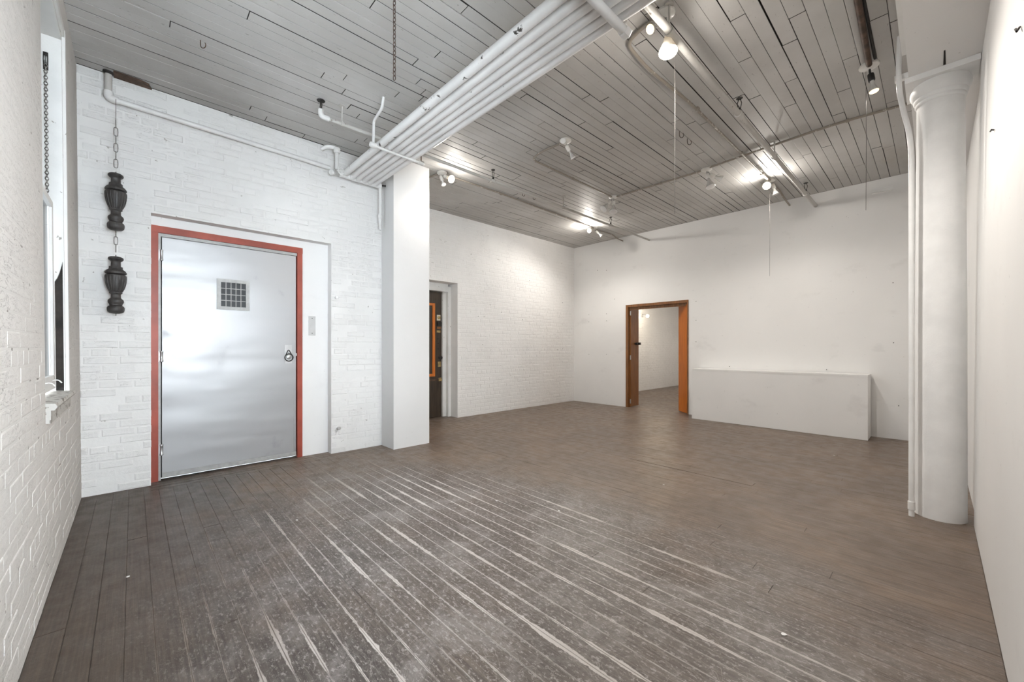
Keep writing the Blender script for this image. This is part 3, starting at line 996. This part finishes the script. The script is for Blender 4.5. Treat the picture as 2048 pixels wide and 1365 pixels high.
# ================================================================ LOW WHITE BOX
bx = MB()
bx.box(-1.136, 1.136, -0.20, 0.175, 0.003, 0.835)
box_o = empty('display_plinth', (-1.739, 7.184, 0), label='long low white box standing against the far wall', cat='plinth')
bx.build('body', M['plaster_far'], box_o)
MB().box(-1.138, 1.138, -0.203, 0.178, 0.835, 0.862).build('top', M['plaster_far'], box_o)

# vent cover high on the far wall
vt = empty('wall_vent', (-0.487, YF, 3.363), label='small flat white cover plate high on the far wall', cat='vent')
MB().box(-0.105, 0.105, -0.022, 0, -0.028, 0.028).build('cover', M['white'], vt)
MB().box(-0.100, 0.100, -0.026, -0.022, -0.004, 0.004).build('rib', M['white'], vt)

# ================================================================ HEATING PIPES
hp = empty('heating_pipes', (-2.4, 1.95, 3.2), label='bank of six parallel white heating pipes crossing under the ceiling', cat='pipes')
ZP = 3.205
OFF = Vector((-2.4, 1.95, 3.2))
def L(p):
    return tuple(Vector(p) - OFF)
YS = [1.765, 1.842, 1.912, 1.982, 2.052, 2.120]
XH = -4.655
for k, y in enumerate(YS):
    zz = ZP + (0.012 if k == 0 else 0.0)
    MB().tube([L((XH, y, zz)), L((-3.0, y, zz + 0.003)), L((-0.155, y, zz))], 0.036 if k == 0 else 0.0325, 14).build('pipe', M['pipe_chip' if k == 0 else 'pipe'], hp, True)
    MB().lathe([(0.036, 0), (0.0375, 0.006), (0.036, 0.05), (0.033, 0.056)], 14, L((XH + 0.012, y, zz)), (1, 0, 0)).build('socket', M['pipe'], hp, True)
MB().tube([L((XH, 1.70, ZP)), L((XH, 2.195, ZP - 0.004))], 0.038, 16).build('manifold', M['pipe'], hp, True)
MB().tube([L((XH, 2.19, ZP - 0.03)), L((XH, 2.19, 2.84))], 0.020, 12).build('drop_pipe', M['pipe'], hp, True)
MB().lathe([(0.020, 0), (0.030, 0.01), (0.030, 0.05), (0.022, 0.06)], 14, L((XH, 2.19, 2.79))).build('drop_socket', M['pipe'], hp, True)
MB().tube([L((XH, 2.19, 2.80)), L((XH, 2.19, 2.66))], [0.026, 0.012], 12).build('drop_end', M['pipe'], hp, True)
MB().tube([L((XH + 0.03, 2.20, ZP - 0.01)), L((XH + 0.055, 2.235, ZP - 0.012))], 0.011, 8).build('air_vent', M['iron'], hp, True)
# gooseneck and valve at the wall
MB().tube(bend([L((-4.72, 1.53, 3.44)), L((-4.68, 1.57, 3.478)), L((-4.66, 1.66, 3.485)), L((-4.655, 1.675, 3.42)), L((-4.655, 1.675, 3.24))], 0.05), 0.021, 12).build('gooseneck', M['pipe'], hp, True)
MB().lathe([(0.030, -0.03), (0.036, -0.02), (0.036, 0.02), (0.030, 0.03)], 14, L((-4.655, 1.675, 3.455))).build('elbow', M['pipe'], hp, True)
MB().lathe([(0.030, 0), (0.034, 0.01), (0.034, 0.035), (0.024, 0.045)], 14, L((-4.66, 1.64, 3.195)), (0.4, -0.7, -0.2)).build('valve_body', M['pipe'], hp, True)
vw = MB()
vw.tube([Vector(L((-4.60, 1.70, 3.215))) + Vector((0.02 * math.cos(t * PI / 7), -0.038 * math.cos(t * PI / 7), 0.042 * math.sin(t * PI / 7))) for t in range(14)], 0.006, 8, False, True)
vw.tube([L((-4.60, 1.70, 3.215)), L((-4.655, 1.70, 3.21))], 0.009, 8)
vw.tube([L((-4.62, 1.738 - 0.076, 3.215)), L((-4.58, 1.738, 3.215))], 0.005, 6)
vw.build('valve_wheel', M['white'], hp, True)
# hangers
MB().tube([L((-3.69, 1.66, 3.155)), L((-3.69, 2.20, 3.15))], 0.013, 10).build('hanger_bar', M['pipe'], hp, True)
MB().lathe([(0.022, -0.03), (0.026, -0.02), (0.026, 0.02), (0.022, 0.03)], 12, L((-3.69, 1.665, 3.16)), (0, 1, 0)).build('hanger_nut', M['pipe'], hp, True)
MB().lathe([(0.016, -0.04), (0.022, -0.03), (0.022, 0.02), (0.012, 0.03)], 12, L((-3.69, 2.19, 3.15)), (0, 1, 0)).build('hanger_nut', M['pipe_grey'], hp, True)
MB().tube(bend([L((-3.469, 1.664, H)), L((-3.50, 1.664, 3.43)), L((-3.69, 1.672, 3.39)), L((-3.69, 1.668, 3.17))], 0.03), 0.0125, 10).build('hanger_rod', M['pipe'], hp, True)
MB().tube([L((-3.69, 2.185, H)), L((-3.69, 2.185, 3.15))], 0.006, 8).build('hanger_rod', M['rust'], hp, True)
MB().tube([L((-1.29, 1.62, 3.138)), L((-1.29, 2.15, 3.135))], 0.027, 12).build('hanger_bar', M['pipe'], hp, True)
MB().lathe([(0.032, -0.03), (0.036, -0.02), (0.036, 0.018), (0.026, 0.03)], 6, L((-1.29, 2.165, 3.135)), (0, 1, 0)).build('hanger_nut', M['pipe'], hp)
MB().tube([L((-1.29, 2.165, H)), L((-1.29, 2.165, 3.15))], 0.011, 8).build('hanger_rod', M['pipe_grey'], hp, True)

# pipe along the top of the steel-door wall
wp = empty('wall_pipe', (-4.715, 0.7, 3.29), label='white pipe fixed along the top of the steel-door wall', cat='pipe')
OW = Vector((-4.715, 0.7, 3.29))
MB().tube([(0, -0.83, 0.004), (0, 0.92, -0.03)], 0.023, 12).build('tube', M['pipe'], wp, True)
MB().tube(bend([(0, -0.79, 0.003), (0, -0.85, 0.006), (0, -0.85, 0.06)], 0.04), 0.031, 12).build('elbow', M['pipe'], wp, True)
MB().tube([(0, -0.85, 0.05), (0, -0.85, H - 3.29)], 0.0235, 12).build('riser', M['pipe_grey'], wp, True)
MB().lathe([(0.026, 0), (0.036, 0.012), (0.036, 0.02)], 14, (0, -0.85, 0.20)).build('flange', M['iron'], wp, True)
MB().prism([(-0.05, -0.82), (0.05, -0.82), (0.045, -0.66), (0.02, -0.60), (-0.05, -0.58)], 'z', 0.212, 0.2255).build('rusted_plate', M['rust'], wp)

# ================================================================ SPRINKLER PIPES
def sprinkler(name, x, z, r, y0, y1, heads, rods, label, mat):
    e = empty(name, (x, y0, z), label=label, cat='pipe', group='sprinkler pipes')
    MB().tube([(0, 0, 0), (0, y1 - y0, 0)], r, 14).build('tube', mat, e, True)
    for y in heads:
        f = MB().lathe([(r * 1.0, -0.04), (r * 1.35, -0.036), (r * 1.35, 0.036), (r * 1.0, 0.04)], 14, (0, y - y0, 0), (0, 1, 0)).build('tee', mat, e, True)
        s = MB()
        s.lathe([(0.013, r * 0.6), (0.013, r + 0.02), (0.009, r + 0.025), (0.009, r + 0.035)], 10, (0, y - y0, 0))
        zt = H - z - 0.03
        for sx in (-1, 1):
            s.tube([(sx * 0.008, y - y0, r + 0.03), (sx * 0.018, y - y0, (r + 0.03 + zt) / 2), (sx * 0.006, y - y0, zt - 0.004)], 0.0035, 6)
        s.lathe([(0.026, zt - 0.003), (0.027, zt), (0.020, zt + 0.004), (0.008, zt + 0.006)], 14, (0, y - y0, 0))
        s.build('sprinkler_head', M['iron'], e, True)
    for y in rods:
        q = MB()
        q.tube([(0, y - y0, r), (0, y - y0, H - z)], 0.0075, 8)
        q.lathe([(0.032, H - z - 0.008), (0.032, H - z)], 12, (0, y - y0, 0))
        q.lathe([(r + 0.001, -0.012), (r + 0.006, -0.011), (r + 0.006, 0.011), (r + 0.001, 0.012)], 14, (0, y - y0, 0), (0, 1, 0))
        q.build('hanger', M['pipe_grey'], e, True)
    return e


sprinkler('sprinkler_pipe', -1.22, 3.337, 0.0245, -0.31, YF, [4.0, 6.72], [2.60, 5.157], 'thick sprinkler pipe passing the lamp with the big lit bulb', M['pipe_grey'])
sb = sprinkler('sprinkler_pipe', -3.868, 3.345, 0.0175, 1.27, YF, [3.33, 6.02], [1.44, 4.735], 'slim sprinkler pipe ending in an elbow near the steel door', M['pipe_grey'])
el = MB()
el.tube(bend([(0, 0.05, 0), (0, -0.02, 0), (0, -0.02, 0.06)], 0.03), 0.0235, 12)
el.build('elbow', M['pipe'], sb, True)
s = MB()
for sx in (-1, 1):
    s.tube([(sx * 0.009, -0.02, 0.055), (sx * 0.024, -0.02, 0.095), (sx * 0.008, -0.02, 0.14)], 0.005, 6)
s.lathe([(0.034, 0.138), (0.036, 0.142), (0.02, 0.148)], 14, (0, -0.02, 0))
s.build('sprinkler_head', M['iron'], sb, True)

# ================================================================ CONDUITS
def conduit(pts, r, label, mat, rad=0.06, clips=(), group='ceiling conduits'):
    p0 = Vector(pts[0])
    e = empty('conduit', tuple(p0), label=label, cat='conduit', group=group)
    MB().tube(bend([Vector(p) - p0 for p in pts], rad), r, 10).build('tube', mat, e, True)
    for c in clips:
        q = Vector(c[:3]) - p0
        ax = (0, 1, 0) if c[3] == 'y' else (1, 0, 0)
        MB().lathe([(r, -0.014), (r * 1.5, -0.012), (r * 1.5, 0.012), (r, 0.014)], 10, tuple(q), ax).build('coupling', mat, e, True)
    return e


ZC = H - 0.020
ZD = H - 0.047
conduit([(-0.150, 5.25, ZC), (-0.55, 5.20, ZC), (-0.80, 5.19, ZC), (-1.95, 5.28, ZC)], 0.0125, 'conduit along the ceiling from the beam to the unlit twin lamp', M['conduit'], 0.3,
        [(-0.6, 5.20, ZC, 'x'), (-1.3, 5.228, ZC, 'x')])
conduit([(-2.075, 5.31, ZC), (-3.29, 5.285, ZC)], 0.0125, 'conduit along the ceiling joining the two unlit hanging twin lamps', M['conduit'], 0.1, [(-2.6, 5.30, ZC, 'x')])
conduit([(-2.86, 3.458, ZC), (-3.16, 3.44, ZC), (-3.345, 3.50, ZC), (-3.349, 5.235, ZC)], 0.0115, 'bent conduit between the upturned unlit lamp and the hanging twin lamps', M['conduit'], 0.13,
        [(-3.349, 4.3, ZC, 'y')])
conduit([(-1.325, 2.625, ZC), (-1.43, 2.628, ZC), (-1.585, 2.68, ZC), (-1.592, 3.0, ZD), (-1.545, 3.7, ZD), (-1.535, 6.15, ZD), (-1.535, 6.27, ZC)], 0.0135, 'long bent conduit leading from the big lit bulb along the ceiling', M['conduit'], 0.14,
        [(-1.538, 3.86, ZD, 'y'), (-1.536, 5.10, ZD, 'y'), (-1.536, 5.9, ZD, 'y')])
conduit([(-1.549, 6.38, ZC), (-1.549, 6.85, ZC), (-1.545, 7.05, ZC - 0.045), (-1.545, YF, ZC - 0.07)], 0.0125, 'short dropped conduit running into the far wall above the plinth', M['conduit'], 0.1)
conduit([(-4.42, 2.99, ZC), (-4.40, 4.0, ZC), (-4.46, 6.35, ZC)], 0.0125, 'conduit along the ceiling between two lit spotlights', M['conduit'], 0.2, [(-4.41, 3.95, ZC, 'y')])
conduit([(-4.485, 6.46, ZC), (-4.46, 7.02, ZC), (-4.45, 7.16, ZC - 0.05), (-4.45, YF, ZC - 0.06)], 0.0115, 'short dropped conduit entering the far wall near the corner', M['conduit'], 0.08)
conduit([(-4.49, 2.90, ZC), (-4.9, 2.80, ZC)], 0.0115, 'stub of conduit between a lit spotlight and the pilaster', M['conduit'], 0.05)
conduit([(-0.340, 0.9, H - 0.026), (-0.345, 3.4, H - 0.026), (-0.362, 4.29, H - 0.026)], 0.0195, 'rusty brown conduit feeding the bulb by the beam', M['rust'], 0.1)
conduit([(-0.305, 0.9, H - 0.010), (-0.325, 4.26, H - 0.010)], 0.0085, 'thin black cable clipped beside the rusty brown conduit', M['gap'], 0.1)

# ================================================================ LAMPS
def r_bulb(R, Lb):
    body = [(0.0135, 0.0), (0.0145, 0.02 * Lb / 0.15), (R * 0.40, Lb * 0.30), (R * 0.46, Lb * 0.42), (R * 0.74, Lb * 0.66), (R * 0.97, Lb * 0.86), (R, Lb * 0.92)]
    face = [(R * 0.995, Lb * 0.922), (R * 0.93, Lb * 0.965), (R * 0.70, Lb * 0.992), (R * 0.35, Lb * 1.008), (0.001, Lb * 1.012)]
    return body, face


def lamp(loc, heads, label, power=1.0, spill=0.26, canopy='porcelain'):
    """ceiling canopy with one or two swivel lamp holders; heads: (joint, direction, R, length, state)"""
    e = empty('ceiling_spotlight', loc, label=label, cat='spotlight', group='ceiling spotlights')
    MB().lathe([(0.064, 0.0), (0.066, -0.006), (0.064, -0.016), (0.050, -0.024), (0.030, -0.032), (0.018, -0.036)], 24).build('canopy', M[canopy], e, True)
    for (j, d, R, Lb, state, sock) in heads:
        j = RT * j[0] - FW * j[1] + Vector((0, 0, -j[2]))
        d = (RT * d[0] - FW * d[1] + Vector((0, 0, -d[2]))).normalized()
        st = Vector((j.x * 0.35, j.y * 0.35, -0.03))
        MB().tube(bend([st, (st + j) / 2 + Vector((0, 0, -0.012)), j], 0.02), 0.0075, 8).build('swivel_arm', M['alu'] if sock != 'black' else M['black'], e, True)
        so = MB().lathe([(0.010, -0.006), (0.021, 0.0), (0.0225, 0.012), (0.0225, 0.055), (0.0195, 0.062)], 16, j, d).build('lamp_holder', M['porcelain' if sock != 'black' else 'black'], e, True)
        body, face = r_bulb(R, Lb)
        bo = j + d * 0.055
        lit = state in ('lit', 'dim')
        b = MB().lathe(body, 24, bo, d).build('bulb', M['bulb_warm'] if state == 'lit' else M['bulb'], e, True)
        MB().lathe(face, 24, bo, d).build('bulb_face', M[{'lit': 'glow', 'dim': 'glow_dim', 'off': 'bulb_face'}[state]], b, True)
        if lit:
            ld = bpy.data.lights.new('bulb_light', 'SPOT')
            ld.energy = LAMP_W * power if state == 'lit' else LAMP_W * 0.05
            ld.color = WARM
            ld.spot_size = math.radians(172)
            ld.spot_blend = 0.6
            ld.shadow_soft_size = R * 0.8
            q = Vector((0, 0, -1)).rotation_difference((d * 0.35 + Vector((0, 0, -0.9))).normalized())
            o = link('bulb_light', ld, e, tuple(bo + d * (Lb + R * 0.9 + 0.012)))
            o.rotation_mode = 'QUATERNION'
            o.rotation_quaternion = q
            if state == 'lit':
                ld = bpy.data.lights.new('bulb_spill', 'POINT')
                ld.energy = LAMP_W * spill * power
                ld.color = WARM
                ld.shadow_soft_size = R * 0.8
                link('bulb_spill', ld, e, tuple(bo + d * (Lb + R * 0.9 + 0.012)))
    return e


C_ = H - 0.001
lamp((-1.27, 2.645, C_), [((0.015, 0.0, 0.085), (-0.02, 0.12, 0.9), 0.061, 0.165, 'lit', 'w'),
                          ((-0.03, 0.01, 0.065), (-0.55, 0.25, 0.55), 0.030, 0.085, 'dim', 'w')], 'twin ceiling spotlight with a big lit reflector bulb hanging straight down', 1.1, 0.08)
lamp((-0.367, 4.338, C_), [((0.012, 0.0, 0.075), (0.06, 0.12, 0.9), 0.031, 0.105, 'dim', 'black')], 'ceiling lamp with black holder and dim amber bulb beside the beam')
lamp((-2.804, 3.468, C_), [((-0.005, 0.02, 0.045), (-0.30, 0.9, 0.28), 0.030, 0.085, 'off', 'w'),
                           ((0.012, 0.0, 0.065), (0.45, -0.15, 0.72), 0.030, 0.095, 'off', 'w')], 'unlit twin spotlight on the ceiling with one small bulb facing the room')
lamp((-3.349, 5.289, C_), [((-0.05, 0.0, 0.075), (-0.65, 0.25, 0.75), 0.058, 0.135, 'off', 'w'),
                           ((0.0, 0.02, 0.085), (-0.10, 0.25, 0.9), 0.058, 0.135, 'off', 'w')], 'unlit twin spotlight with two large bulbs hanging side by side')
lamp((-2.014, 5.344, C_), [((0.0, 0.02, 0.075), (0.12, 0.2, 0.9), 0.058, 0.14, 'off', 'w'),
                           ((0.05, 0.0, 0.07), (0.85, 0.05, 0.38), 0.040, 0.105, 'off', 'w')], 'unlit twin spotlight with one bulb down and one bulb sideways')
lamp((-1.549, 6.324, C_), [((-0.04, 0.03, 0.065), (-0.52, 0.60, 0.40), 0.047, 0.11, 'lit', 'w'),
                           ((0.04, 0.0, 0.06), (0.15, 0.1, 0.75), 0.038, 0.095, 'off', 'w')], 'twin spotlight with a dazzling lit bulb close to the far wall and plinth', 0.55)
lamp((-4.434, 2.935, C_), [((0.04, 0.02, 0.06), (0.60, 0.55, 0.45), 0.047, 0.11, 'lit', 'w'),
                           ((-0.015, 0.0, 0.055), (0.30, 0.2, 0.85), 0.032, 0.08, 'off', 'w')], 'twin spotlight with a lit bulb on the ceiling just past the pilaster', 0.36, 0.2)
lamp((-4.485, 6.406, C_), [((-0.03, 0.02, 0.05), (-0.55, 0.70, 0.25), 0.040, 0.095, 'lit', 'w'),
                           ((0.04, 0.0, 0.06), (0.62, 0.0, 0.55), 0.034, 0.09, 'off', 'w')], 'twin spotlight with a lit bulb in the far corner of the ceiling', 0.75)

lamp((-2.9, 10.6, C_), [((0.0, 0.0, 0.07), (0.0, 0.0, 1.0), 0.061, 0.165, 'lit', 'w')], 'added unseen ceiling spotlight brightening the room behind the folding door', 1.0)  # out of view; added to brighten the room behind the door

# wall lamp in the room behind
wlamp = empty('wall_lamp', (XR + 0.004, 10.45, 2.15), label='bare lit bulb on the brick wall seen through the folding door', cat='wall lamp')
MB().lathe([(0.05, 0), (0.05, 0.012), (0.03, 0.02)], 16, (0, 0, 0), (1, 0, 0)).build('rose', M['porcelain'], wlamp, True)
MB().tube(bend([(0.01, 0, 0), (0.10, 0, 0.02), (0.17, 0, -0.02)], 0.05), 0.007, 8).build('arm', M['alu'], wlamp, True)
MB().lathe([(0.016, 0), (0.02, 0.03), (0.035, 0.07), (0.042, 0.10), (0.035, 0.125), (0.015, 0.14)], 18, (0.17, 0, -0.01), (0.5, -0.6, -0.3)).build('bulb', M['glow'], wlamp, True)
ld = bpy.data.lights.new('bulb_light', 'POINT')
ld.energy = 22
ld.color = (1.0, 0.86, 0.66)
ld.shadow_soft_size = 0.05
link('bulb_light', ld, wlamp, (0.75, -0.35, -0.1))

# pull cords
def cord(x, y, z0, z1, label):
    o = MB().tube([(0, 0, 0), (0.002, 0, (z1 - z0) * 0.5), (0, 0, z1 - z0)], 0.0016, 6).build('pull_cord', M['cord'], None, True, (x, y, z0))
    tag(o, label, 'pull cord', 'lamp pull cords')


cord(-1.286, 2.828, 2.184, H - 0.03, 'thin pull cord hanging beside the big lit bulb')
cord(-1.549, 6.31, 2.20, H - 0.04, 'thin pull cord hanging from the dazzling lamp by the far wall')
cord(-0.385, 4.33, 2.34, H - 0.05, 'thin pull cord hanging from the dim amber bulb')

# ================================================================ CHAINS AND TURNED ORNAMENTS
def link_mesh(a, b, r, mat, name='link'):
    pts = []
    for k in range(12):
        t = 2 * PI * k / 12
        sx, sz = math.cos(t), math.sin(t)
        pts.append((a * sx, 0, (b - a) * (1 if sz > 0.01 else (-1 if sz < -0.01 else 0)) + a * sz))
    return MB().tube(pts, r, 6, False, True).mesh(name, mat, True)


def chain(name, x, y, ztop, zbot, a, b, r, mat, label, cat='chain', turn=0.3, wire=0.0):
    e = empty(name, (x, y, zbot), label=label, cat=cat)
    me = link_mesh(a, b, r, mat)
    step = 2 * (b - r) - 0.001
    z = ztop - wire - b
    k = 0
    while z - b > zbot - 0.02:
        link('link', me, e, (0, 0, z - zbot), (0, 0, turn + (PI / 2 if k % 2 else 0)))
        z -= step
        k += 1
    if wire:
        MB().tube([(0, 0, ztop - wire - zbot - 0.01), (0, 0, ztop - zbot)], 0.002, 6).build('wire', mat, e)
    return e


OX, OY = -4.672, -0.105
chain('hanging_chain', OX, OY, 3.285, 2.672, 0.0125, 0.036, 0.0026, M['chain'], 'long steel chain from the wall pipe to the upper turned ornament', turn=0.0, wire=0.17)
chain('hanging_chain', OX, OY, 2.205, 1.985, 0.0115, 0.034, 0.0026, M['chain'], 'short steel chain joining the two turned wooden ornaments', turn=0.0)
chain('ceiling_chain', -2.40, 1.225, H, 2.955, 0.0085, 0.0165, 0.0026, M['rust_chain'], 'rusty chain hanging loose from the middle of the ceiling', turn=0.4)

K = 0.474 / 495.0
def orn(zt):
    """turned pendant: heights in picture units from the top"""
    def seg(rows_, name, par, mod=None, n=32):
        prof = [(r * 0.00067, -y * K) for (y, r) in rows_][::-1]
        return MB().lathe(prof, n, (0, 0, 0), None, mod).build(name, M['ebony'], par, True)
    e = empty('turned_ornament', (OX, OY, zt), (0, 0, 0.3))
    seg([(0, 18), (4, 52), (12, 68), (24, 72), (34, 64), (42, 50), (48, 44), (86, 46), (92, 50)], 'cap', e)
    seg([(90, 60), (94, 63), (106, 62), (112, 66), (122, 84), (136, 97), (144, 100), (150, 97), (156, 80), (164, 70)], 'collar', e)
    seg([(162, 88), (165, 97), (172, 100), (190, 100), (220, 97), (250, 90), (280, 78), (300, 66), (312, 56)], 'fluted_bowl', e,
        lambda a, z: 1 - 0.055 * (abs(math.sin(a * 9)) < 0.42) * (z < -175 * K), 144)
    seg([(308, 54), (312, 60), (320, 60), (326, 48), (332, 45), (358, 46), (366, 54), (376, 68), (388, 73), (402, 70), (412, 62), (418, 58), (424, 60), (428, 52)], 'neck', e)
    seg([(426, 56), (432, 72), (446, 80), (462, 80), (480, 74), (490, 58), (495, 30)], 'foot', e)
    MB().tube([(0, 0, -495 * K - 0.018), (0, 0, -490 * K)], 0.004, 8).build('eye_bolt', M['chain'], e)
    MB().tube([(0, 0, -0.002), (0, 0, 0.012)], 0.004, 8).build('eye_bolt', M['chain'], e)
    return e


tag(orn(2.668), 'upper dark turned wooden ornament with fluted bowl on the chain', 'ornament', 'turned ornaments')
tag(orn(1.978), 'lower dark turned wooden ornament with fluted bowl on the chain', 'ornament', 'turned ornaments')

# ================================================================ CEILING HOOKS
def hook(x, y, s, label, rz=0.0):
    pts = [(0, 0, 0.0), (0, 0, -0.25 * s), (0.0, 0, -0.35 * s)]
    pts += [(0.22 * s - 0.22 * s * math.cos(t), 0, -0.42 * s - 0.28 * s * math.sin(t)) for t in [k * PI * 1.25 / 8 for k in range(9)]]
    o = MB().tube(pts, 0.0032, 6).build('ceiling_hook', M['rust'], None, True, (x, y, H - 0.001), (0, 0, rz))
    tag(o, label, 'hook', 'hooks in the ceiling boards')


hook(-3.765, 0.364, 0.085, 'bent wire hook in the ceiling near the window wall', 0.9)
hook(-1.86, 4.204, 0.10, 'hook of the ceiling pair on the side of the heating pipes', 0.8)
hook(-1.866, 4.414, 0.10, 'hook of the ceiling pair on the side of the crossing conduit', 0.8)
hook(-4.187, 4.177, 0.08, 'small hook by the slim sprinkler pipe on the pilaster side', 0.8)
hook(-4.174, 4.388, 0.08, 'small hook by the slim sprinkler pipe on the far wall side', 0.8)

# ================================================================ PAINT FLAKES ON THE FLOOR
rg = random.Random(21)
for (x, y, r) in ((-2.40, 2.10, 0.013), (-1.655, 3.425, 0.012), (-0.786, 5.765, 0.016), (-0.44, 2.01, 0.017), (-1.93, 2.31, 0.012), (-3.10, 0.84, 0.014), (-2.95, -0.02, 0.013)):
    pts = [(r * rg.uniform(0.45, 1.0) * math.cos(t * PI / 3), r * rg.uniform(0.35, 0.7) * math.sin(t * PI / 3)) for t in range(6)]
    o = MB().prism(pts, 'z', 0, 0.0016).build('paint_flake', M['white'], None, False, (x, y, 0.0008), (0, 0, rg.uniform(0, 6)))
    tag(o, 'small white paint flake lying on the brown floor boards', 'paint flake', 'paint flakes on the floor')
